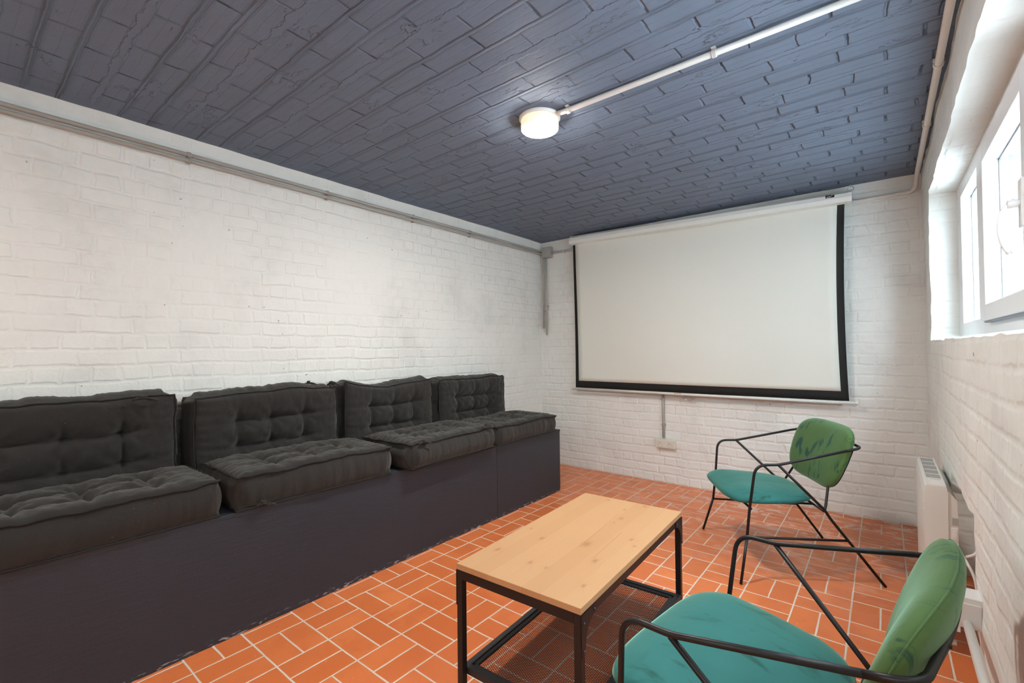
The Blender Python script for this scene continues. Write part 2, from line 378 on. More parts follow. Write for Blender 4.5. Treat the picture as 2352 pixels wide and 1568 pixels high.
class MB:
    def __init__(s): s.bm = bmesh.new()
    def box(s, lo, hi, rot=None, org=None, bev=0.0):
        vs = [s.bm.verts.new((x, y, z)) for x in (lo[0], hi[0]) for y in (lo[1], hi[1]) for z in (lo[2], hi[2])]
        F = [(0, 1, 3, 2), (4, 6, 7, 5), (0, 4, 5, 1), (2, 3, 7, 6), (0, 2, 6, 4), (1, 5, 7, 3)]
        fs = [s.bm.faces.new([vs[i] for i in f]) for f in F]
        if bev > 0:
            es = list({e for f in fs for e in f.edges})
            r = bmesh.ops.bevel(s.bm, geom=es, offset=bev, segments=2, affect='EDGES', profile=.5)
            vs = list({v for f in r['faces'] for v in f.verts} | {v for v in vs if v.is_valid})
        if rot is not None:
            o = Vector(org) if org is not None else Vector((0, 0, 0))
            for v in vs: v.co = o+rot @ (v.co-o)
        return s
    def tube(s, pts, r, seg=10, caps=True, radii=None):
        pts = [Vector(p) for p in pts]; fr = frames(pts); rings = []
        for i, p in enumerate(pts):
            T, N, B = fr[i]; rr = radii[i] if radii else r
            rings.append([s.bm.verts.new(p+(N*math.cos(2*PI*j/seg)+B*math.sin(2*PI*j/seg))*rr) for j in range(seg)])
        for a, b in zip(rings, rings[1:]):
            for j in range(seg):
                f = s.bm.faces.new((a[j], a[(j+1) % seg], b[(j+1) % seg], b[j])); f.smooth = True
        if caps:
            s.bm.faces.new(list(reversed(rings[0]))); s.bm.faces.new(rings[-1])
        return s
    def prism(s, prof, a, b, ax='x'):
        # prof: 2D list; extruded between a and b along axis
        def mk(p, t):
            return {'x': (t, p[0], p[1]), 'y': (p[0], t, p[1]), 'z': (p[0], p[1], t)}[ax]
        A = [s.bm.verts.new(mk(p, a)) for p in prof]; B = [s.bm.verts.new(mk(p, b)) for p in prof]
        n = len(prof)
        for i in range(n): s.bm.faces.new((A[i], A[(i+1) % n], B[(i+1) % n], B[i]))
        s.bm.faces.new(list(reversed(A))); s.bm.faces.new(B)
        return s
    def lathe(s, prof, c, seg=48, smooth=True):
        rings = []
        for r, z in prof:
            rings.append([s.bm.verts.new((c[0]+r*math.cos(2*PI*j/seg), c[1]+r*math.sin(2*PI*j/seg), c[2]+z)) for j in range(seg)])
        for a, b in zip(rings, rings[1:]):
            for j in range(seg):
                f = s.bm.faces.new((a[j], a[(j+1) % seg], b[(j+1) % seg], b[j])); f.smooth = smooth
        s.bm.faces.new(rings[0]); s.bm.faces.new(list(reversed(rings[-1])))
        return s
    def build(s, name, mat, parent=None, recalc=True):
        if recalc: bmesh.ops.recalc_face_normals(s.bm, faces=s.bm.faces)
        me = bpy.data.meshes.new(name); s.bm.to_mesh(me); s.bm.free(); me.materials.append(mat)
        o = bpy.data.objects.new(name, me); C.objects.link(o)
        if parent is not None: o.parent = parent
        return o
def tag(o, label=None, cat=None, group=None, kind=None):
    if label: o['label'] = label
    if cat: o['category'] = cat
    if group: o['group'] = group
    if kind: o['kind'] = kind
    return o
def empty(name, loc=(0, 0, 0), rz=0.0):
    o = bpy.data.objects.new(name, None); C.objects.link(o); o.location = loc; o.rotation_euler = (0, 0, rz); o.empty_display_size = .1
    return o
def nvec(p, sc, seed=0):
    q = Vector(p)*sc+Vector((seed*7.1, seed*3.3, seed*1.7))
    return noise.noise_vector(q)

# ------------------------------------------------------------------ shell: slabs cut into small cells so their edges can wander like old masonry
def slab(boxes, name, mat, step=.05, amp=.004, sc=9.0, keep=None):
    bm = bmesh.new()
    for lo, hi in boxes:
        n = [max(1, int(round((hi[i]-lo[i])/step))) for i in range(3)]
        key = {}
        def V(i, j, k):
            t = (i, j, k)
            if t not in key:
                key[t] = bm.verts.new((lo[0]+(hi[0]-lo[0])*i/n[0], lo[1]+(hi[1]-lo[1])*j/n[1], lo[2]+(hi[2]-lo[2])*k/n[2]))
            return key[t]
        for i in range(n[0]):
            for j in range(n[1]):
                for k in (0, n[2]):
                    q = (V(i, j, k), V(i+1, j, k), V(i+1, j+1, k), V(i, j+1, k)); bm.faces.new(q if k else tuple(reversed(q)))
        for i in range(n[0]):
            for k in range(n[2]):
                for j in (0, n[1]):
                    q = (V(i, j, k), V(i, j, k+1), V(i+1, j, k+1), V(i+1, j, k)); bm.faces.new(q if j else tuple(reversed(q)))
        for j in range(n[1]):
            for k in range(n[2]):
                for i in (0, n[0]):
                    q = (V(i, j, k), V(i, j+1, k), V(i, j+1, k+1), V(i, j, k+1)); bm.faces.new(q if i else tuple(reversed(q)))
    for v in bm.verts:
        d = nvec(v.co, sc)*amp+nvec(v.co, sc*.22, 3)*amp*1.6
        v.co += d
    bmesh.ops.recalc_face_normals(bm, faces=bm.faces)
    for f in bm.faces: f.smooth = False
    me = bpy.data.meshes.new(name); bm.to_mesh(me); bm.free(); me.materials.append(mat)
    o = bpy.data.objects.new(name, me); C.objects.link(o); o['kind'] = 'structure'
    return o
slab([((XL-.3, YF-.3, -.12), (XR+.5, YB+.3, 0))], 'floor', M['floor'], .25, 0.0)
slab([((XL-.3, YF-.3, ZC), (.47, YB+.3, ZC+.15))], 'ceiling', M['ceiling'], .05, .003, 7)
slab([((XL-.25, YF, -.05), (XL, YB+.25, ZC+.01))], 'wall_left', M['brick_left'], .05, .0035, 8)
slab([((XL, YB, -.05), (.42, YB+.25, ZC+.01))], 'wall_back', M['brick_back'], .05, .0035, 8)
slab([((XL-.25, YF-.25, -.05), (.42, YF, ZC+.01))], 'wall_front', M['brick_back'], .2, .002)
WX = .42; WY0, WY1, WZ0, WZ1 = .62, 3.47, 1.185, 2.0
slab([((XR, YF, -.05), (WX, WY0, ZC+.01)),
      ((XR, WY1, .63), (WX, YB, ZC+.01)),
      ((XR, WY0, .63), (WX, WY1, WZ0)),
      ((XR, WY0, WZ1), (WX, WY1, ZC+.01)),
      ((XR, WY0, -.05), (WX, 2.01, .63)),
      ((XR, 3.25, -.05), (WX, YB, .63)),
      ((XR, 2.66, .54), (WX, 3.25, .63)),
      ((.335, 2.01, -.05), (WX+.03, 3.25, .63))], 'wall_right', M['brick_right'], .03, .0045, 13)
# low plaster haunch where the left wall meets the ceiling
# ------------------------------------------------------------------ windows
FX0, FX1 = .325, .385      # frame room face and outer face
def wframe(n, y0, y1, z0, z1, sash=False):
    w = tag(empty('window_%d' % n, (FX0, (y0+y1)/2, z0)), kind='structure')
    inv = Matrix.Translation(-w.location)
    def add(mb, name, mat, par=w):
        o = mb.build(name, mat, par); o.data.transform(Matrix.Translation(-Vector(w.location)))
        return o
    return w, add
# fixed outer frame as far window
w1, add = wframe(1, 2.80, 3.47, 1.215, 2.0)
fb = MB()
fb.box((FX0, 3.325, 1.205), (FX1, 3.475, 2.01), bev=.003)            # far jamb
fb.box((FX0, 2.56, 1.205), (FX1, 2.805, 2.01), bev=.003)             # mullion
fb.box((FX0, 2.80, 1.205), (FX1, 3.33, 1.272), bev=.003); fb.box((FX0, 2.80, 1.927), (FX1, 3.33, 2.01), bev=.003)
add(fb, 'window_frame', M['frame'])
gk = MB()
for a, b in (((FX0+.040, 3.318, 1.272), (FX0+.046, 3.326, 1.927)), ((FX0+.040, 2.805, 1.272), (FX0+.046, 2.812, 1.927)),
             ((FX0+.040, 2.80, 1.272), (FX0+.046, 3.33, 1.279)), ((FX0+.040, 2.80, 1.920), (FX0+.046, 3.33, 1.927))): gk.box(a, b)
add(gk, 'glazing_gasket', M['gasket'])
add(MB().box((FX0+.047, 2.80, 1.26), (FX0+.053, 3.33, 1.94)), 'window_pane', M['glass'])
# second window: opening sash standing proud of the frame
w2, add = wframe(2, 1.66, 2.56, 1.215, 2.0)
fb = MB(); fb.box((FX0, 1.62, 1.205), (FX1, 2.56, 1.250), bev=.002); fb.box((FX0, 1.62, 1.93), (FX1, 2.56, 2.01), bev=.002); fb.box((FX0, 1.60, 1.205), (FX1, 1.69, 2.01), bev=.003)
add(fb, 'window_frame', M['frame'])
SX = .30
sb = MB()
sb.box((SX, 2.46, 1.251), (SX+.07, 2.545, 1.925), bev=.004); sb.box((SX, 1.745, 1.251), (SX+.07, 1.842, 1.925), bev=.004)
sb.box((SX, 1.84, 1.251), (SX+.07, 2.462, 1.312), bev=.004); sb.box((SX, 1.84, 1.850), (SX+.07, 2.462, 1.925), bev=.004)
sash = add(sb, 'sash', M['frame'])
gk = MB()
for a, b in (((SX+.045, 2.452, 1.312), (SX+.051, 2.46, 1.85)), ((SX+.045, 1.842, 1.312), (SX+.051, 1.85, 1.85)),
             ((SX+.045, 1.84, 1.312), (SX+.051, 2.46, 1.319)), ((SX+.045, 1.84, 1.843), (SX+.051, 2.46, 1.85))): gk.box(a, b)
gk.box((SX+.006, 1.75, 1.2445), (SX+.025, 2.535, 1.2515))
add(gk, 'glazing_gasket', M['gasket'])
add(MB().box((SX+.052, 1.83, 1.30), (SX+.058, 2.47, 1.86)), 'window_pane', M['glass'])
hb = MB(); hb.box((SX-.012, 1.775, 1.470), (SX+.001, 1.815, 1.60), bev=.004)
hb.tube([(SX-.010, 1.795, 1.535), (SX-.035, 1.795, 1.535)], .011, 14)
hn = add(hb, 'window_handle', M['white_plastic'])
lv = MB(); path = [(SX-.020, 1.796, 1.545), (SX-.036, 1.796, 1.532), (SX-.046, 1.797, 1.510), (SX-.050, 1.798, 1.480), (SX-.048, 1.798, 1.450), (SX-.042, 1.798, 1.425), (SX-.032, 1.798, 1.402)]
lv.tube(fillet(path, .02, 3), .0062, 12)
add(lv, 'handle_lever', M['white_plastic'], hn)
hn2 = bpy.data.objects['handle_lever']
# third bay, mostly out of frame toward the camera
w3, add = wframe(3, .62, 1.60, 1.215, 2.0)
fb = MB(); fb.box((FX0, .615, 1.205), (FX1, 1.60, 1.272)); fb.box((FX0, .615, 1.927), (FX1, 1.60, 2.01)); fb.box((FX0, .615, 1.205), (FX1, .69, 2.01))
add(fb, 'window_frame', M['frame'])
add(MB().box((FX0+.047, .68, 1.26), (FX0+.053, 1.61, 1.94)), 'window_pane', M['glass'])

# ------------------------------------------------------------------ outside: wall and shed seen through the glass, house unseen
ob = MB(); ob.box((.75, 7.0, 1.0), (3.4, 7.22, 2.80)); ob.box((.72, 6.97, 2.80), (3.43, 7.25, 2.86))
tag(ob.build('garden_wall', M['out_brick']), 'pale grey brick wall outdoors seen through the opening window', 'wall')
oh = MB(); oh.box((.75, 8.4, 1.0), (3.4, 10.8, 4.3))
oh.box((.65, 8.3, 4.3), (3.5, 10.9, 4.42))
tag(oh.build('shed', M['out_green']), 'grey-green outbuilding beyond the garden wall outside the window', 'building')
nh = MB(); nh.box((3.6, -4, .6), (4.2, 11, 4.6)); nh.box((3.5, -4.1, 4.6), (4.4, 11.1, 4.75))  # unseen house, added to keep low sky light off the left wall
tag(nh.build('sky_block_house', M['out_render']), 'added unseen house front across the yard, blocking low sky light', 'building')
g = MB(); g.box((WX+.03, -3, .95), (9, 12, 1.10)); tag(g.build('ground', M['out_ground']), kind='structure')

# ------------------------------------------------------------------ platform under the cushions
plat = tag(empty('bench_platform', ((XL+BX)/2, .9, 0)), 'long dark painted board platform along the left brick wall', 'platform')
def padd(mb, name, mat, par):
    o = mb.build(name, mat, par); base = par
    while base.parent: base = base.parent
    off = base.matrix_basis.inverted(); o.data.transform(off); return o
padd(MB().box((BX-.018, 2.413, 0.0), (BX, 3.20, .482), bev=.001), 'front_panel', M['bench'], plat)
padd(MB().box((BX-.018, YF, 0.0), (BX, 2.410, .482), bev=.001), 'front_panel', M['bench'], plat)
padd(MB().box((XL+.012, 3.182, 0), (BX-.018, 3.20, .482)), 'end_panel', M['bench'], plat)
padd(MB().box((XL+.012, YF, .482), (BX+.002, 3.203, .50), bev=.002), 'top_board', M['bench'], plat)

# ------------------------------------------------------------------ tufted cushions
def cushion(name, L, D, T, cols, rows, seed, sag=0.0, roll=.018, puff=.020, hs=0.0, crease=.012):
    """local: x along the wall 0..L (centred), y depth, z thickness"""
    rs = random.Random(seed)
    st = .009
    nx, ny, nz = int(L/st), int(D/st), max(6, int(T/.012))
    tx = [L*(-.5+(i+1)/(cols+1))+rs.uniform(-.012, .012) for i in range(cols)]
    ty = [D*(-.5+(j+1)/(rows+1))+rs.uniform(-.008, .008) for j in range(rows)]
    bx = [-L/2]+tx+[L/2]; by = [-D/2]+ty+[D/2]
    def cell(v, b):
        for i in range(len(b)-1):
            if v <= b[i+1]+1e-9: return (v-b[i])/(b[i+1]-b[i]), i
        return 1.0, len(b)-2
    def top(x, y):
        wx = x+.010*noise.noise(Vector((x*6, y*6, seed))); wy = y+.010*noise.noise(Vector((x*6, y*6, seed+9)))
        fx, ix = cell(max(-L/2, min(L/2, wx)), bx); fy, iy = cell(max(-D/2, min(D/2, wy)), by)
        # crease lines join the tufts and fade beyond the outer ones
        def beyond(v, t): return max(0.0, t[0]-v, v-t[-1])
        cx = min(abs(wx-a) for a in tx); cy = min(abs(wy-b) for b in ty)
        fx_ = math.exp(-beyond(y, ty)/.075); fy_ = math.exp(-beyond(x, tx)/.060)
        ex = max(0, 1-(2*abs(x)/L)**7); ey = max(0, 1-(2*abs(y)/D)**7)
        e = ex**.5*ey**.5
        pil = (1-math.exp(-cx/.032)*fx_)*(1-math.exp(-cy/.032)*fy_)
        h = puff*1.9*pil*(.25+.75*e)+.012*e
        h -= crease*(math.exp(-cx/.0075)*fx_*(.6+.5*noise.noise(Vector((x*9, y*9, seed+3))))+math.exp(-cy/.0085)*fy_*1.15)
        for a in tx:
            for b in ty:
                d2 = (x-a)**2+(y-b)**2; h -= .020*math.exp(-d2/.0009)
                dx, dy = x-a, y-b; d = math.sqrt(d2)
                if d < .15: h += .0042*math.sin(math.atan2(dy, dx)*8+seed+a*40)*math.exp(-((d-.055)/.04)**2)
        # gathers running in from the short ends
        g_ = L/2-abs(x)
        if g_ < .14: h += .0042*math.sin(y*150+3*noise.noise(Vector((x*8, y*8, seed))))*math.exp(-g_/.06)*min(1, g_/.012)
        h += .0045*noise.noise(Vector((x*22, y*22, seed*2.1)))+.0035*noise.noise(Vector((x*60, y*24, seed*1.1)))
        return h
    def sagf(x): return -sag*math.cos(PI*x/L)**2+.010*noise.noise(Vector((x*3.5, seed*1.3, 0)))
    bm = bmesh.new(); key = {}
    def P(i, j, k):
        t = (i, j, k)
        if t in key: return key[t]
        a = -1+2*i/nx; b = -1+2*j/ny; c = -1+2*k/nz
        x, y, z = a*L/2, b*D/2, c*(T/2-.014)
        # plan corners slightly rounded
        q = (abs(a)**22+abs(b)**22)**(1/22)
        x0, y0 = x, y
        if q > 1: x, y = x/q, y/q
        side = max(abs(a), abs(b))
        if side > .999:
            bul = roll*(1-c*c)
            wr = (.0055*noise.noise(Vector((x*30, y*30, z*6+seed)))+.0030*noise.noise(Vector((x*80, y*80, z*9+seed))))*(1-c*c*.6)+.010*noise.noise(Vector((x*7, y*7, seed)))
            cornerf = min(1, max(abs(a), abs(b))**1)
            if abs(a) > .999 and abs(b) > .93: bul *= .5
            if abs(b) > .999 and abs(a) > .93: bul *= .6
            if abs(a) > .999: x += math.copysign(bul+wr, a)
            if abs(b) > .999: y += math.copysign(bul+wr, b)
        if abs(a) > .97 and abs(b) > .93 and abs(c) > .9: x += math.copysign(.007, a); y += math.copysign(.005, b)
        if k == nz: z += top(x0, y0)
        if k == 0: z -= .35*top(x0, y0)*0
        z += sagf(x)*(.5+.5*c)+.006*noise.noise(Vector((x*9, y*9, seed)))*(c > .9)*.7
        if y > 0: y += (hs*(abs(2*x/L)**2-.5)+.012*noise.noise(Vector((x*4.5, seed*2.3, 5))))*(2*y/D)
        key[t] = bm.verts.new((x, y, z)); return key[t]
    for i in range(nx):
        for j in range(ny):
            bm.faces.new((P(i, j, nz), P(i+1, j, nz), P(i+1, j+1, nz), P(i, j+1, nz)))
            bm.faces.new((P(i, j+1, 0), P(i+1, j+1, 0), P(i+1, j, 0), P(i, j, 0)))
    for k in range(nz):
        for i in range(nx):
            bm.faces.new((P(i, 0, k), P(i+1, 0, k), P(i+1, 0, k+1), P(i, 0, k+1)))
            bm.faces.new((P(i, ny, k+1), P(i+1, ny, k+1), P(i+1, ny, k), P(i, ny, k)))
        for j in range(ny):
            bm.faces.new((P(0, j+1, k), P(0, j, k), P(0, j, k+1), P(0, j+1, k+1)))
            bm.faces.new((P(nx, j, k), P(nx, j+1, k), P(nx, j+1, k+1), P(nx, j, k+1)))
    for f in bm.faces: f.smooth = True
    me_loops = []
    for k in (0, nz):
        loop = [P(i, 0, k).co.copy() for i in range(0, nx)]+[P(nx, j, k).co.copy() for j in range(0, ny)]+[P(i, ny, k).co.copy() for i in range(nx, 0, -1)]+[P(0, j, k).co.copy() for j in range(ny, 0, -1)]
        loop.append(loop[0].copy()); me_loops.append(loop)
    zt = max(v.co.z for v in bm.verts)
    return bm, me_loops
def add_cushion(name, M4, dims, label, group, seed, ties=(), sag=0.0, tufts=(3, 2), roll=.018, hs=0.0):
    L, D, T = dims; seat_ = name == 'seat_cushion'; puff = .013 if seat_ else .019
    bm, loops = cushion(name, L, D, T, tufts[0], tufts[1], seed, sag, roll if seat_ else .030, puff=puff, hs=hs, crease=.009 if seat_ else .014)
    root_loc = M4.translation.copy()
    R3 = M4.to_3x3()
    for v in bm.verts: v.co = R3 @ v.co
    me = bpy.data.meshes.new(name); bm.to_mesh(me); bm.free(); me.materials.append(M['fabric'])
    o = bpy.data.objects.new(name, me); C.objects.link(o); o.location = root_loc
    tag(o, label, 'cushion', group)
    for lp in loops:
        mb = MB(); n = len(lp)
        cen = Vector((0, 0, 0)); pts = []
        for i, p in enumerate(lp[::2]+[lp[-1]]):
            d = Vector((p.x, p.y, 0)); d = d.normalized()*.0035
            pts.append(R3 @ (p+d+Vector((0, 0, .0035*math.copysign(1, p.z)+.002*noise.noise(Vector((i*.35, seed, 0)))))))
        mb.tube(pts, .0042, 6, caps=False)
        pp = mb.build('piping', M['piping'], o, recalc=False)
        pp['label'] = 'black stitched piping'
    for (a, b) in ties:
        mb = MB(); a = Vector(a); b = Vector(b)
        mid = (a+b)/2+Vector((.006, 0, .012))
        mb.tube(fillet([a, mid, b], .02, 3), .006, 6)
        mb.tube(fillet([mid, mid+Vector((.012, .018, -.004)), mid+Vector((.02, .045, -.016))], .01, 3), .004, 6)
        mb.tube([mid+Vector((-.004, -.008, 0)), mid+Vector((.004, .008, .003))], .009, 8)
        t = mb.build('tie', M['fabric'], o); t.data.transform(Matrix.Translation(-root_loc))
    return o
def seat_m(y0, y1, xf, z0, T, D, rz=0.0, tilt=0.0):
    # local x -> +Y, local y -> -X, z up
    B = Matrix(((0, -1, 0), (1, 0, 0), (0, 0, 1))).to_4x4()
    return Matrix.Translation((xf-D/2, (y0+y1)/2, z0+T/2-.004)) @ Matrix.Rotation(rz, 4, 'Z') @ Matrix.Rotation(tilt, 4, 'Y') @ B
def back_m(y0, y1, xf, z0, T, H, rz=0.0, lean=0.0):
    # local x -> +Y, local y(height) -> +Z, local z(thickness) -> +X (tufts face the room)
    B = Matrix(((0, 0, 1), (1, 0, 0), (0, 1, 0))).to_4x4()
    return Matrix.Translation((xf-T/2, (y0+y1)/2, z0+H/2)) @ Matrix.Rotation(rz, 4, 'Z') @ Matrix.Rotation(lean, 4, 'Y') @ B
GS, GB = 'tufted seat cushions on the platform', 'tufted back cushions against the left wall'
ST = .150
add_cushion('seat_cushion', seat_m(-.055, .715, -2.075, .500, ST, .41, .010), (.75, .41, ST), 'charcoal seat cushion nearest the camera, cut by the left picture edge', GS, 11)
add_cushion('seat_cushion', seat_m(.765, 1.535, -2.070, .500, ST, .41, -.012), (.75, .41, ST), 'charcoal seat cushion second from the camera, with a strap hanging over the board', GS, 12,
            ties=(((-2.055, .84, .515), (-2.060, .89, .508)),))
add_cushion('seat_cushion', seat_m(1.595, 2.345, -2.030, .500, ST, .43, .035, -.0), (.712, .43, ST), 'charcoal seat cushion with two fabric knots, pushed over the platform edge', GS, 13,
            ties=(((-2.000, 1.66, .642), (-2.008, 1.72, .645)), ((-2.025, 2.20, .655), (-2.03, 2.27, .660))), roll=.03)
add_cushion('seat_cushion', seat_m(2.375, 3.125, -2.060, .500, .135, .41, 0.0), (.73, .41, .135), 'charcoal seat cushion at the far end of the platform near the screen', GS, 14)
BT = .186
add_cushion('back_cushion', back_m(-.075, .700, -2.556, .542, BT, .415, .0, -.03), (.742, .415, BT), 'charcoal back cushion with a knotted tie, cut by the left picture edge', GB, 21, ties=(((-2.512, .52, .958), (-2.508, .60, .950)),))
add_cushion('back_cushion', back_m(.745, 1.515, -2.556, .542, BT, .40, .0, -.03), (.722, .40, BT), 'charcoal back cushion second from camera, six deep tufts and ties at its top rear', GB, 22,
            ties=(((-2.66, 1.34, .962), (-2.65, 1.40, .966)), ((-2.62, 1.47, .955), (-2.61, 1.51, .957))))
add_cushion('back_cushion', back_m(1.530, 2.265, -2.553, .542, BT, .395, .0, -.03), (.68, .395, BT), 'charcoal back cushion sagging in the middle, third from the camera', GB, 23, hs=.045)
add_cushion('back_cushion', back_m(2.295, 3.075, -2.558, .542, BT, .385, .0, -.03), (.735, .385, BT), 'charcoal back cushion at the far end beside the corner', GB, 24)

# ------------------------------------------------------------------ coffee table
TC = Vector((-.895, 1.532, 0)); TA = math.radians(2.3)
tb = tag(empty('coffee_table', TC, TA), 'low coffee table with knotty pine top on a black steel frame with mesh shelf', 'table')
hx, hy = .229, .4525
MB().box((-hx, -hy, .441), (hx, hy, .460), bev=.0015).build('tabletop', M['pine'], tb)
LW = .022
for sx in (-1, 1):
    for sy in (-1, 1):
        x0 = sx*(hx-.001); x1 = sx*(hx-.001-LW); y0 = sy*(hy-.001); y1 = sy*(hy-.001-LW)
        MB().box((min(x0, x1), min(y0, y1), 0), (max(x0, x1), max(y0, y1), .4405), bev=.001).build('leg', M['table_metal'], tb)
fr = MB()
for sy in (-1, 1):
    a, b = sorted((sy*(hy-.001), sy*(hy-.023))); fr.box((-hx+.023, a, .412), (hx-.023, b, .4405))
for sx in (-1, 1):
    a, b = sorted((sx*(hx-.001), sx*(hx-.019))); fr.box((a, -hy+.023, .416), (b, hy-.023, .4405))
fr.build('apron', M['table_metal'], tb)
for sx in (-1, 1):
    for sy in (-1, 1):
        pr = [(0, 0), (.085, 0)]
        for i in range(9):
            t = i/8*PI/2; pr.append((.022+.063*(1-math.sin(t))**1.0+.0, -.022-.073*(1-math.cos(t))))
        pr += [(0, -.115)]
        # outline in (along y, z), on the long side
        pts = [(sy*(hy-.001)-sy*p[0], .4395+p[1]) for p in pr]
        xo = sx*(hx+.0005); g = MB(); g.prism(pts, min(xo, xo+sx*.002), max(xo, xo+sx*.002), 'x')
        gp = g.build('gusset_plate', M['table_metal'], tb)
        for (py, pz) in ((.074, -.012), (.011, -.024), (.011, -.100)):
            b = MB(); c = Vector((sx*(hx+.0025), sy*(hy-.001)-sy*py, .4395+pz))
            b.tube([c, c+Vector((sx*.0025, 0, 0)), c+Vector((sx*.0035, 0, 0))], .004, 10, radii=[.0042, .0038, .002])
            b.build('bolt', M['bolt'], gp)
# lower shelf
sz = .118
sf = MB()
W1 = .020
for sy in (-1, 1):
    a, b = sorted((sy*(hy-.024), sy*(hy-.024-W1))); sf.box((-hx+.002, a, sz-.022), (hx-.002, b, sz))
    a, b = sorted((sy*(hy-.046), sy*(hy-.060))); sf.box((-hx+.03, a, sz-.012), (hx-.03, b, sz-.005))
for sx in (-1, 1):
    a, b = sorted((sx*(hx-.002), sx*(hx-.002-W1))); sf.box((a, -hy+.0435, sz-.022), (b, hy-.0435, sz-.0005))
    a, b = sorted((sx*(hx-.024), sx*(hx-.038))); sf.box((a, -hy+.06, sz-.012), (b, hy-.06, sz-.005))
shelf = sf.build('shelf_frame', M['shelf_metal'], tb)
mm = MB(); mx, my = hx-.038, hy-.060
dx_, dy_ = .0150, .0080     # diamond size
def strand(x0, y0, x1, y1):
    d = Vector((x1-x0, y1-y0, 0)).normalized(); n = Vector((-d.y, d.x, 0))*.00062
    vs = [mm.bm.verts.new(Vector((x, y, z))+s*n) for (x, y) in ((x0, y0), (x1, y1)) for s in (1, -1) for z in (sz-.0100, sz-.0088)]
    a, b, c, d_, e, f, g_, h = vs
    for q in ((a, b, d_, c), (e, g_, h, f), (a, e, f, b), (c, d_, h, g_), (b, f, h, d_), (a, c, g_, e)): mm.bm.faces.new(q)
slope = dy_/dx_
c = -my-2*mx*slope
while c < my+2*mx*slope:
    for s in (1, -1):
        # y = c + s*slope*(x+mx)
        xs = [-mx, mx]
        ya = c if s > 0 else c; y_at = lambda x: c+s*slope*(x+mx)
        x0, x1 = -mx, mx
        def xat(y): return (y-c)/(s*slope)-mx
        lo, hi = sorted((xat(-my), xat(my))); x0 = max(x0, lo); x1 = min(x1, hi)
        if x1-x0 > .004: strand(x0, y_at(x0), x1, y_at(x1))
    c += dy_
mm.build('mesh_panel', M['shelf_metal'], tb)

# ------------------------------------------------------------------ lounge chairs
CR = .0068
def pad(outl, T, pf, mat, name, par, seed, rings=10, n=72, seam=True, curve=None, crown=1.0):
    """outl(theta)->(u,v); pf(u,v,h)->Vector where h is the offset along the pad normal"""
    bm = bmesh.new(); o = [outl(2*PI*i/n) for i in range(n)]
    def ring(f, h):
        return [bm.verts.new(pf(u*f, v*f, h(u*f, v*f) if callable(h) else h)) for (u, v) in o]
    up = []; 
    fs = [1.0-(i/rings)**1.6*.98 for i in range(rings+1)]
    prof = lambda f: T/2*(1-f**3.2)**.42
    allr = []
    for s in (1, -1):
        rs = []
        for f in fs:
            hh = prof(f)*s*(crown if s > 0 else .75)
            rs.append(ring(f, (lambda u, v, hh=hh, f=f: hh+.0025*noise.noise(Vector((u*9, v*9, seed)))*(1-f**4))))
        allr.append(rs)
        for a, b in zip(rs, rs[1:]):
            for j in range(n):
                q = (a[j], a[(j+1) % n], b[(j+1) % n], b[j]); f_ = bm.faces.new(q if s > 0 else tuple(reversed(q))); f_.smooth = True
        f_ = bm.faces.new(rs[-1] if s > 0 else list(reversed(rs[-1]))); f_.smooth = True
    bmesh.ops.remove_doubles(bm, verts=bm.verts, dist=1e-5)
    bmesh.ops.recalc_face_normals(bm, faces=bm.faces)
    me = bpy.data.meshes.new(name); bm.to_mesh(me); bm.free(); me.materials.append(mat)
    ob = bpy.data.objects.new(name, me); C.objects.link(ob); ob.parent = par
    return ob
def spow(v, e): return math.copysign(abs(v)**e, v)
LEAN = -.249
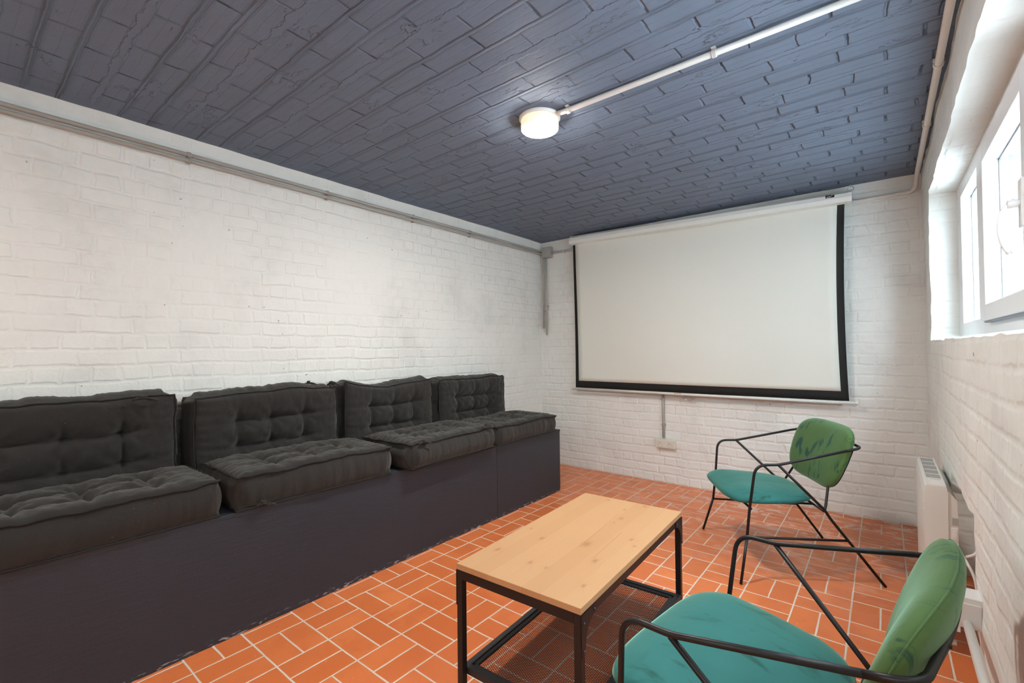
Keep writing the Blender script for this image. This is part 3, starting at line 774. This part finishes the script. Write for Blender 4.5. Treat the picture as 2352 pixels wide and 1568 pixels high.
def chair(label, loc, ang, seed):
    # local x: forward, local y: towards the sitter's left, z up
    root = tag(empty('lounge_chair', loc, ang), label, 'chair', 'green velvet lounge chairs')
    for s in (1, -1):
        w = lambda x, y, z: Vector((x, s*y, z))
        # front leg rises, bends into the armrest
        MB().tube([w(.333, .349, .002), w(.284, .298, .212)], CR, 12).build('front_leg', M['chair_metal'], root)
        arm = fillet([w(.284, .298, .212), w(.269, .295, .349), w(.246, .318, .575), w(.135, .313, .578), w(-.180, .298, .650)], [0, .02, .07, .02, 0], 8)
        MB().tube(arm, CR, 12).build('armrest', M['chair_metal'], root)
        leg = fillet([w(.135, .313, .575), w(-.095, .262, .345), w(-.115, .262, .310), w(-.340, .292, .002)], [0, .03, .03, 0], 6)
        MB().tube(leg, CR, 12).build('rear_leg', M['chair_metal'], root)
        MB().tube([w(.284, .298, .212), w(-.190, .272, .206)], CR*.9, 10).build('side_brace', M['chair_metal'], root)
        MB().tube(fillet([w(-.095, .252, .338), w(-.110, .235, .36), w(-.150, .185, .47), w(-.200, .175, .60)], .02, 4), CR*.9, 10).build('back_support', M['chair_metal'], root)
    # loop behind the backrest
    lp = fillet([(-.180, .298, .650), (-.250, .290, .664), (-.276, 0, .670), (-.250, -.290, .664), (-.180, -.298, .650)], [0, .07, .3, .07, 0], 10)
    MB().tube(lp, CR, 12).build('back_rail', M['chair_metal'], root)
    pf = MB(); pf.tube([(.262, -.296, .352), (.262, .296, .352)], CR*.85, 10)
    pf.tube([(-.090, -.258, .342), (-.090, .258, .342)], CR*.85, 10)
    for yy in (-.15, .15): pf.tube([(.262, yy, .352), (-.09, yy, .342)], CR*.85, 10)
    pf.build('seat_frame', M['chair_metal'], root)
    # seat: wide at the front, narrower behind
    def so(t):
        cx, sy = math.cos(t), math.sin(t); a = spow(cx, .5); b = spow(sy, .55)
        u = a*.228; wd = .272+.040*a
        return (u, b*wd*(1 if a > -.2 else 1-.10*(abs(a)-.2)))
    def sp_(u, v, h): return Vector((.128+u, v, .386+.045*u+h-.16*max(0, u-.13)-.10*max(0, abs(v)-.2)*(u > -.1)))
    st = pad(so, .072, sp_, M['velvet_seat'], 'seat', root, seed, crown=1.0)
    # backrest
    def bo(t):
        cx, sy = math.cos(t), math.sin(t); a = spow(cx, .42); b = spow(sy, .42)
        v = b*.157+.003; return (a*(.277+.014*b-.026*b*b), v)
    def bp(u, v, h):
        z = .583+v; x = -.160-.37*(z-.44)
        n = Vector((1, 0, .37)).normalized()
        return Vector((x+.035*u*u/.09, u, z))+n*h*(.80+.20*min(1, max(0, (z-.44)/.12)))
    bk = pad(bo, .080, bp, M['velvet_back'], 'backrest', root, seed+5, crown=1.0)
    sm = MB(); pts = []
    for i in range(73):
        u, v = bo(2*PI*i/72); p = bp(u*1.003, v*1.003, 0); pts.append(p)
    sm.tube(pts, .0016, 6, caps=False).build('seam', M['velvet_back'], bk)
    sh = MB(); n_ = Vector((-1, 0, -.37)).normalized(); G = []; N_ = 64
    FS = [.97, .93, .86, .75, .6, .4, .2, .05]
    for f in FS:
        ring = []
        for i in range(N_):
            u, v = bo(2*PI*i/N_); u *= f; v *= f
            hh = .040*.75*(1-f**3.2)**.42
            vv = min(v, .070)
            p = bp(u, vv, -hh); ring.append([sh.bm.verts.new(p+n_*q) for q in (.0015, .0050)])
        G.append(ring)
    for A_, B_ in zip(G, G[1:]):
        for i in range(N_):
            for q in (0, 1): sh.bm.faces.new((A_[i][q], A_[(i+1) % N_][q], B_[(i+1) % N_][q], B_[i][q])).smooth = True
    for i in range(N_): sh.bm.faces.new((G[0][i][0], G[0][(i+1) % N_][0], G[0][(i+1) % N_][1], G[0][i][1]))
    for q in (0, 1): sh.bm.faces.new([G[-1][i][q] for i in range(N_)])
    sh.build('back_shell', M['chair_metal'], root)
    for yy in (-.15, .15):
        pb = MB(); pb.tube([(-.2625, yy, .667), (-.2725, yy, .6675)], .003, 8)
        pb.build('screw', M['chair_metal'], root)
    return root
chair('green velvet lounge chair standing in front of the projection screen wall', (-.454, 2.938, 0), math.radians(-149.574), 1)
chair('green velvet lounge chair in the foreground beside the coffee table, partly out of frame', (-.170, 1.226, 0), math.radians(171.85), 2)

# ------------------------------------------------------------------ projection screen
ps = tag(empty('projection_screen', (-1.24, 3.82, 2.2)), 'pull-down projection screen with black border hanging on the back wall', 'projection screen')
def add_to(par, mb, name, mat):
    o = mb.build(name, mat, par); r = par
    while r.parent: r = r.parent
    o.data.transform(Matrix.Translation(-r.location)); return o
yc = 3.80
tilt = Matrix.Rotation(math.atan2(.040, 2.18), 3, 'Y'); org = (-2.33, yc, 2.19)
case = MB(); pr = [(yc, 2.1665), (yc+.05, 2.160), (yc+.078, 2.185), (yc+.078, 2.225), (yc+.05, 2.243), (yc+.020, 2.243), (yc-.004, 2.222), (yc-.008, 2.195)]
case.prism(pr, -2.325, -.165, 'x')
for v in case.bm.verts: v.co = Vector(org)+tilt @ (v.co-Vector(org))
add_to(ps, case, 'casing', M['white_metal'])
for (a, b) in ((-2.337, -2.322), (-.168, -.146)):
    cp = MB(); cy, cz = yc+.036, 2.200
    cp.prism([(cy+(p[0]-cy)*1.06, cz+(p[1]-cz)*1.06) for p in pr], a, b, 'x')
    for v in cp.bm.verts: v.co = Vector(org)+tilt @ (v.co-Vector(org))
    add_to(ps, cp, 'end_cap', M['white_plastic'])
# fabric: wavy sheet with a white field inside a black border
def sheet(x0, x1, z0, z1, yo, mat, name, ny=40, nz=40):
    bm = bmesh.new(); g = []
    for i in range(ny+1):
        col = []
        for k in range(nz+1):
            s = i/ny; t = k/nz
            xa = x0(t); xb = x1(t); x = xa+(xb-xa)*s; z = z0(x)+(z1(x)-z0(x))*t
            # edges curl forward a little, as pull-down cloth does
            e = ((x+1.26)/1.07); y = YB-.075+.012*math.sin(3.1*x+2.4*z)-.030*max(0, e*e-.72)*math.sin(PI*min(1, max(0, (z-.78)/1.36)))
            col.append((x, y, z))
        g.append(col)
    V = [[[bm.verts.new((p[0], p[1]+yo*s, p[2])) for s in (0, 1)] for p in c_] for c_ in g]
    for i in range(ny):
        for k in range(nz):
            for s in (0, 1):
                q = (V[i][k][s], V[i+1][k][s], V[i+1][k+1][s], V[i][k+1][s]); f = bm.faces.new(q if s else tuple(reversed(q))); f.smooth = True
    rim = [V[i][0] for i in range(ny+1)]+[V[ny][k] for k in range(1, nz+1)]+[V[i][nz] for i in range(ny-1, -1, -1)]+[V[0][k] for k in range(nz-1, 0, -1)]
    for i in range(len(rim)):
        a, b = rim[i], rim[(i+1) % len(rim)]
        try: bm.faces.new((a[0], b[0], b[1], a[1]))
        except Exception: pass
    bmesh.ops.recalc_face_normals(bm, faces=bm.faces)
    me = bpy.data.meshes.new(name); bm.to_mesh(me); bm.free(); me.materials.append(mat)
    o = bpy.data.objects.new(name, me); C.objects.link(o); o.parent = ps; me.transform(Matrix.Translation(-ps.location))
    return o
zb = lambda x: .788; zt = lambda x: 2.20-(x+2.33)*.018-.015
xlo = lambda t: -2.325+.006*math.sin(PI*t); xro = lambda t: -.187-.014*math.sin(PI*t)**.8+.0*t
sheet(xlo, xro, zb, zt, .0012, M['black'], 'black_border')
sheet(lambda t: xlo(t)+.035-.010*t, lambda t: xro(t)-.045+.004*t, lambda x: .852, zt, -.0014, M['screen'], 'screen_fabric')
bar = MB(); bar.tube([(-2.352, YB-.078, .776), (-.148, YB-.078, .776)], .011, 14)
brr = add_to(ps, bar, 'bottom_bar', M['white_metal'])
for (a, b) in ((-2.362, -2.350), (-.150, -.138)):
    add_to(ps, MB().tube([(a, YB-.078, .776), (b, YB-.078, .776)], .0125, 14), 'bar_cap', M['white_plastic']).parent = brr
stk = MB(); stk.box((-1.366, YB-.0905, .768), (-1.300, YB-.0885, .785)); o = add_to(ps, stk, 'sticker', M['white_plastic']); o.parent = brr
st2 = MB(); st2.box((-1.365, YB-.0915, .772), (-1.352, YB-.0904, .783)); o = add_to(ps, st2, 'sticker_mark', M['yellow']); o.parent = brr
st3 = MB(); st3.box((-1.350, YB-.0915, .780), (-1.303, YB-.0904, .784)); st3.box((-1.345, YB-.0915, .770), (-1.303, YB-.0904, .7725)); o = add_to(ps, st3, 'sticker_print', M['red']); o.parent = brr
hd = MB(); y_ = YB-.082
hd.box((-1.283, y_-.006, .754), (-1.215, y_+.004, .767), bev=.002)
hd.tube(fillet([(-1.290, y_, .758), (-1.295, y_, .742), (-1.270, y_, .735), (-1.249, y_, .727), (-1.228, y_, .735), (-1.203, y_, .742), (-1.208, y_, .758)], .008, 4), .002, 6)
o = add_to(ps, hd, 'pull_handle', M['chrome'])
# logo plate on the casing
lg = MB(); lg.box((-.290, yc-.0105, 2.170), (-.240, yc-.0085, 2.189)); 
for v in lg.bm.verts: v.co += Vector((0, 0, -.002))
o = add_to(ps, lg, 'logo_plate', M['dark'])
lm = MB(); zf = 2.168
lm.tube(fillet([(-.285, yc-.0115, zf+.003), (-.270, yc-.0115, zf+.003), (-.262, yc-.0115, zf+.006), (-.255, yc-.0115, zf+.0145), (-.243, yc-.0115, zf+.0165)], .004, 3), .0011, 6)
lm.tube(fillet([(-.283, yc-.0115, zf+.006), (-.274, yc-.0115, zf+.012), (-.268, yc-.0115, zf+.011), (-.264, yc-.0115, zf+.007)], .003, 3), .0008, 6)
l2 = add_to(ps, lm, 'logo_mark', M['white_plastic']); l2.parent = o
for xx, zz in ((-2.318, 2.246), (-.153, 2.206)):
    hk = MB()
    hk.tube([(xx, yc+.035, ZC+.004), (xx, yc+.035, zz+.022)], .0018, 6)
    ring = [(xx+.017*math.cos(t*PI/8), yc+.035, zz+.010+.016*math.sin(t*PI/8)) for t in range(17)]
    hk.tube(ring, .0018, 6, caps=False)
    hk.lathe([(.008, 0), (.008, -.003)], (xx, yc+.035, ZC+.001), 12)
    add_to(ps, hk, 'ceiling_hook', M['chrome'])

# ------------------------------------------------------------------ lamp
M['lamp_fill'] = emis('fill_lamp_diffuser', LAMP_COLOR+(1,), FILL_LAMP_STRENGTH)
def bulkhead(loc, label, mat='lamp_fill'):
    l = tag(empty('ceiling_lamp', loc), label, 'lamp')
    MB().lathe([(.098, .004), (.098, -.010), (.092, -.016)], (0, 0, 0), 48).build('lamp_base', M['white_plastic'], l)
    MB().lathe([(.088, -.0165), (.090, -.045), (.0875, -.058)], (0, 0, 0), 48).build('glowing_rim', M['lamp_rim'], l)
    MB().lathe([(.087, -.0585), (.082, -.064), (.06, -.066), (.012, -.067)], (0, 0, 0), 48).build('diffuser', M[mat], l)
    return l
bulkhead((-1.254, 1.784, ZC), 'round glowing white bulkhead lamp on the dark ceiling', 'lamp')
# invented fill lamps behind the camera, added in the same fitting
bulkhead((-1.70, -1.0, ZC), 'added fill lamp on the ceiling behind the viewer, towards the cushions')
bulkhead((-.45, -1.0, ZC), 'added fill lamp on the ceiling behind the viewer, towards the windows')
bulkhead((-1.15, -1.75, ZC), 'added fill lamp on the ceiling near the rear wall')

# ------------------------------------------------------------------ conduits
def conduit(name, pts, r, mat, label, clips=(), rad=.05, wall=None, group=None, cr=None):
    root = tag(empty(name, pts[0]), label, 'pipe', group)
    o = MB().tube(fillet(pts, rad, 6), r, 14).build('tube', mat, root); o.data.transform(Matrix.Translation(-Vector(pts[0])))
    for (p, d, n) in clips:      # p centre, d along the tube, n direction to the wall
        p, d, n = Vector(p), Vector(d), Vector(n); s = d.cross(n)
        mb = MB(); arc = [p+(s*math.sin(t)-n*math.cos(t))*(r+.0022) for t in [(-115+i*230/12)*PI/180 for i in range(13)]]
        for q in (-.006, -.002, .002, .006): mb.tube([a+d*q for a in arc], .0022, 6)
        a = p+n*(r+.001); lo = a-d*.008-s*(r+.004); hi = a+d*.008+s*(r+.004)+n*.008
        mb.box([min(lo[i], hi[i]) for i in range(3)], [max(lo[i], hi[i]) for i in range(3)])
        c_ = mb.build('clip', mat, root); c_.data.transform(Matrix.Translation(-Vector(pts[0])))
    return root
xl = XL+.024
cy = (.792, 1.543, 2.235, 2.846)
conduit('conduit', [(xl, YF, 2.1665), (xl, YB-.062, 2.1665), (-2.716, YB-.030, 2.1665)], .0098, M['pvc_grey'], 'upper grey conduit of the pair running high along the left wall',
        [((xl, y, 2.1665), (0, 1, 0), (-1, 0, 0)) for y in cy], .03, group='grey conduits')
conduit('conduit', [(xl, YF, 2.1375), (xl, YB-.12, 2.1375), (-2.727, YB-.025, 2.1375), (-2.722, YB-.022, 2.06), (-2.722, YB-.022, 1.372)], .0098, M['pvc_grey'], 'lower grey conduit of the left wall pair, bending down in the corner',
        [((xl, y, 2.1375), (0, 1, 0), (-1, 0, 0)) for y in cy]+[((-2.722, YB-.022, 1.55), (0, 0, 1), (0, 1, 0))], .06, group='grey conduits')
conduit('conduit', [(-2.686, YB-.022, 2.092), (-2.686, YB-.022, 1.302)], .0105, M['pvc_grey'], 'short grey conduit dropping from the junction box in the corner',
        [((-2.686, YB-.022, 1.60), (0, 0, 1), (0, 1, 0))], group='grey conduits')
jb = tag(empty('junction_box', (-2.665, YB, 2.145)), 'small grey junction box high in the far left corner', 'junction box')
add_to(jb, MB().box((-2.715, YB-.050, 2.092), (-2.615, YB+.002, 2.200), bev=.003), 'box_body', M['box_grey'])
add_to(jb, MB().box((-2.712, YB-.056, 2.095), (-2.618, YB-.0495, 2.197), bev=.002), 'box_lid', M['box_grey'])
conduit('conduit', [(-2.614, YB-.016, 2.136), (.14, YB-.016, 2.146), (.175, YB-.04, 2.160), (.183, YB-.12, 2.232), (.183, YF, 2.232)], .0125, M['pvc_white'], 'white conduit behind the screen casing that turns along the right wall ceiling corner',
        [((-2.47, YB-.016, 2.1365), (1, 0, 0), (0, 1, 0)), ((.183, 2.383, 2.232), (0, 1, 0), (0, 0, 1)), ((.183, 3.002, 2.232), (0, 1, 0), (0, 0, 1))], .05, group='white conduits')
conduit('conduit', [(-1.150, 1.786, ZC-.015), (-1.09, 1.784, ZC-.019), (.17, 1.784, ZC-.019)], .0115, M['pvc_white'], 'white conduit crossing the dark ceiling to the lamp',
        [((-1.095, 1.784, ZC-.019), (1, 0, 0), (0, 0, 1)), ((-.466, 1.784, ZC-.019), (1, 0, 0), (0, 0, 1)), ((.08, 1.784, ZC-.019), (1, 0, 0), (0, 0, 1))], .03, group='white conduits')
conduit('conduit', [(-1.487, YB-.016, .80), (-1.487, YB-.016, .388)], .0110, M['pvc_grey'], 'vertical grey conduit below the screen ending above the double socket',
        [((-1.487, YB-.016, .50), (0, 0, 1), (0, 1, 0))], group='grey conduits')
conduit('conduit', [(.178, 1.905, .340), (.176, 1.45, .338), (.176, -.5, .335)], .0115, M['pvc_white'], 'white conduit low on the right wall running from the small box',
        [((.176, 1.53, .339), (0, 1, 0), (1, 0, 0)), ((.176, .9, .337), (0, 1, 0), (1, 0, 0))], group='white conduits')
jb2 = tag(empty('junction_box', (.18, 1.94, .37)), 'white box low on the right wall behind the foreground chair', 'junction box')
add_to(jb2, MB().box((.150, 1.905, .325), (XR+.01, 1.985, .415), bev=.002), 'box_body', M['white_plastic'])
add_to(jb2, MB().box((.152, 1.902, .327), (XR-.002, 1.9055, .398), bev=.001), 'box_lid', M['white_plastic'])

# ------------------------------------------------------------------ double socket
so = tag(empty('wall_socket', (-1.4675, YB, .34)), 'cream double wall socket below the projection screen', 'socket')
MB().box((-.086, -.040, -.037), (.086, .004, .037), bev=.004).build('socket_body', M['socket'], so)
for cx in (-.040, .040):
    r = MB()
    for a, b in (((cx-.028, -.0425, -.027), (cx+.028, -.0395, -.0225)), ((cx-.028, -.0425, .0225), (cx+.028, -.0395, .027)), ((cx-.028, -.0425, -.0225), (cx-.0225, -.0395, .0225)), ((cx+.0225, -.0425, -.0225), (cx+.028, -.0395, .0225))): r.box(a, b)
    ring = [(cx+.0205*math.cos(t*PI/12), -.0415, .0205*math.sin(t*PI/12)) for t in range(25)]
    r.tube(ring, .0022, 6, caps=False)
    cov = r.build('socket_rim', M['socket'], so)
    rec = MB()
    seg = 24; R_ = .0195
    c1 = [rec.bm.verts.new((cx+R_*math.cos(2*PI*i/seg), -.0402, R_*math.sin(2*PI*i/seg))) for i in range(seg)]
    c2 = [rec.bm.verts.new((cx+R_*math.cos(2*PI*i/seg), -.0398, R_*math.sin(2*PI*i/seg))) for i in range(seg)]
    rec.bm.faces.new(c1); rec.bm.faces.new(list(reversed(c2)))
    for i in range(seg): rec.bm.faces.new((c1[i], c2[i], c2[(i+1) % seg], c1[(i+1) % seg]))
    w = rec.build('socket_well', M['socket'], so)
    pn = MB(); pn.tube([(cx-.0095, -.0405, -.001), (cx-.0095, -.0400, -.001)], .0024, 10); pn.tube([(cx+.0095, -.0405, -.001), (cx+.0095, -.0400, -.001)], .0024, 10)
    pn.build('pin_hole', M['dark'], w)
    MB().tube([(cx, -.0395, .0095), (cx, -.050, .0095)], .0024, 8).build('earth_pin', M['chrome'], w)

# ------------------------------------------------------------------ panel heater
ht = tag(empty('panel_heater', (.15, 2.67, 0)), 'white electric panel heater against the right wall', 'heater')
hb = MB(); y0, y1 = 2.40, 2.955; zt_ = .622
def hprism(prof, a, b, name, mat, bev=0):
    mb = MB(); mb.prism(prof, a, b, 'y'); return add_to(ht, mb, name, mat)
hprism([(.118, .085), (.122, .070), (.170, .070), (.178, .085), (.180, .60), (.176, zt_), (.122, zt_), (.116, zt_-.006), (.112, .58), (.112, .12)], y0, y1, 'front_body', M['white_metal'])
hprism([(.1802, .085), (.205, .085), (.2065, .52), (.205, .575), (.1802, .607)], y0+.004, y1-.004, 'rear_body', M['white_metal'])
tp = MB()
tp.box((.1215, y0+.003, zt_-.001), (.1255, y1-.003, zt_+.0035)); tp.box((.1715, y0+.003, zt_-.001), (.1755, y1-.003, zt_+.0035))
for i in range(6):
    yy = y0+.115+(y1-y0-.125)*i/5; tp.box((.1255, yy-.003, zt_-.001), (.1715, yy+.003, zt_+.0035))
tp.box((.1255, y0+.003, zt_-.001), (.1715, y0+.112, zt_+.003))
add_to(ht, tp, 'top_trim', M['white_plastic'])
gl = MB()
for i in range(5):
    a = y0+.118+(y1-y0-.125)*i/5; b = y0+.112+(y1-y0-.125)*(i+1)/5; gl.box((.127, a+.001, zt_-.0005), (.170, b-.001, zt_+.0008))
    for q in range(6): gl.box((.127+q*.0075, a+.001, zt_+.0005), (.1292+q*.0075, b-.001, zt_+.0022))
add_to(ht, gl, 'air_grille', M['grille'])
mk = MB()
for q in range(7): mk.box((.136+q*.0045, y0+.095, zt_+.0029), (.139+q*.0045, y0+.100, zt_+.0035))
add_to(ht, mk, 'printed_lettering', M['grey_print'])
sw = MB(); sw.box((.186, y0+.0005, .425), (.206, y0+.0045, .47), bev=.001); s_ = add_to(ht, sw, 'power_switch', M['white_plastic'])
sw2 = MB(); sw2.box((.190, y0-.002, .432), (.202, y0+.001, .463), bev=.001); add_to(ht, sw2, 'rocker', M['white_plastic']).parent = s_
add_to(ht, MB().box((.190, y0+.002, .480), (.2075, y0+.0045, .508)), 'cable_recess', M['grille'])
for z in (.548, .518): add_to(ht, MB().box((.1112, y0+.04, z-.0012), (.1125, y0+.0425, z+.0012)), 'indicator_light', M['led'])
for yy in (y0+.06, y1-.10):
    ft = MB(); ft.box((.13, yy, 0), (.17, yy+.04, .071)); ft.box((.085, yy+.012, 0), (.20, yy+.028, .012))
    add_to(ht, ft, 'foot', M['white_metal'])
cb = tag(MB().tube(fillet([(.200, 2.41, .40), (.215, 2.35, .385), (.240, 2.33, .33), (.250, 2.34, .22), (.255, 2.40, .10), (.27, 2.55, .012), (.29, 3.0, .008)], .04, 5), .0045, 8).build('power_cable', M['white_plastic']),
         'white power cable looping down from the panel heater', 'cable')
cb2 = MB().tube(fillet([(.222, 2.36, .385), (.245, 2.345, .405), (.262, 2.37, .44), (.30, 2.5, .47), (.328, 2.60, .46)], .03, 5), .0045, 8).build('power_cable', M['white_plastic'])
tag(cb2, 'short white cable end sticking up behind the panel heater', 'cable')
nb = MB(); nb.box((.324, 2.92, .355), (.345, 2.97, .395)); tag(nb.build('wall_bracket', M['dark']), 'small dark slot in the niche wall behind the heater', 'bracket')

# mouldings of the reveal are part of the wall; a thin painted fillet between wall and ceiling on the left
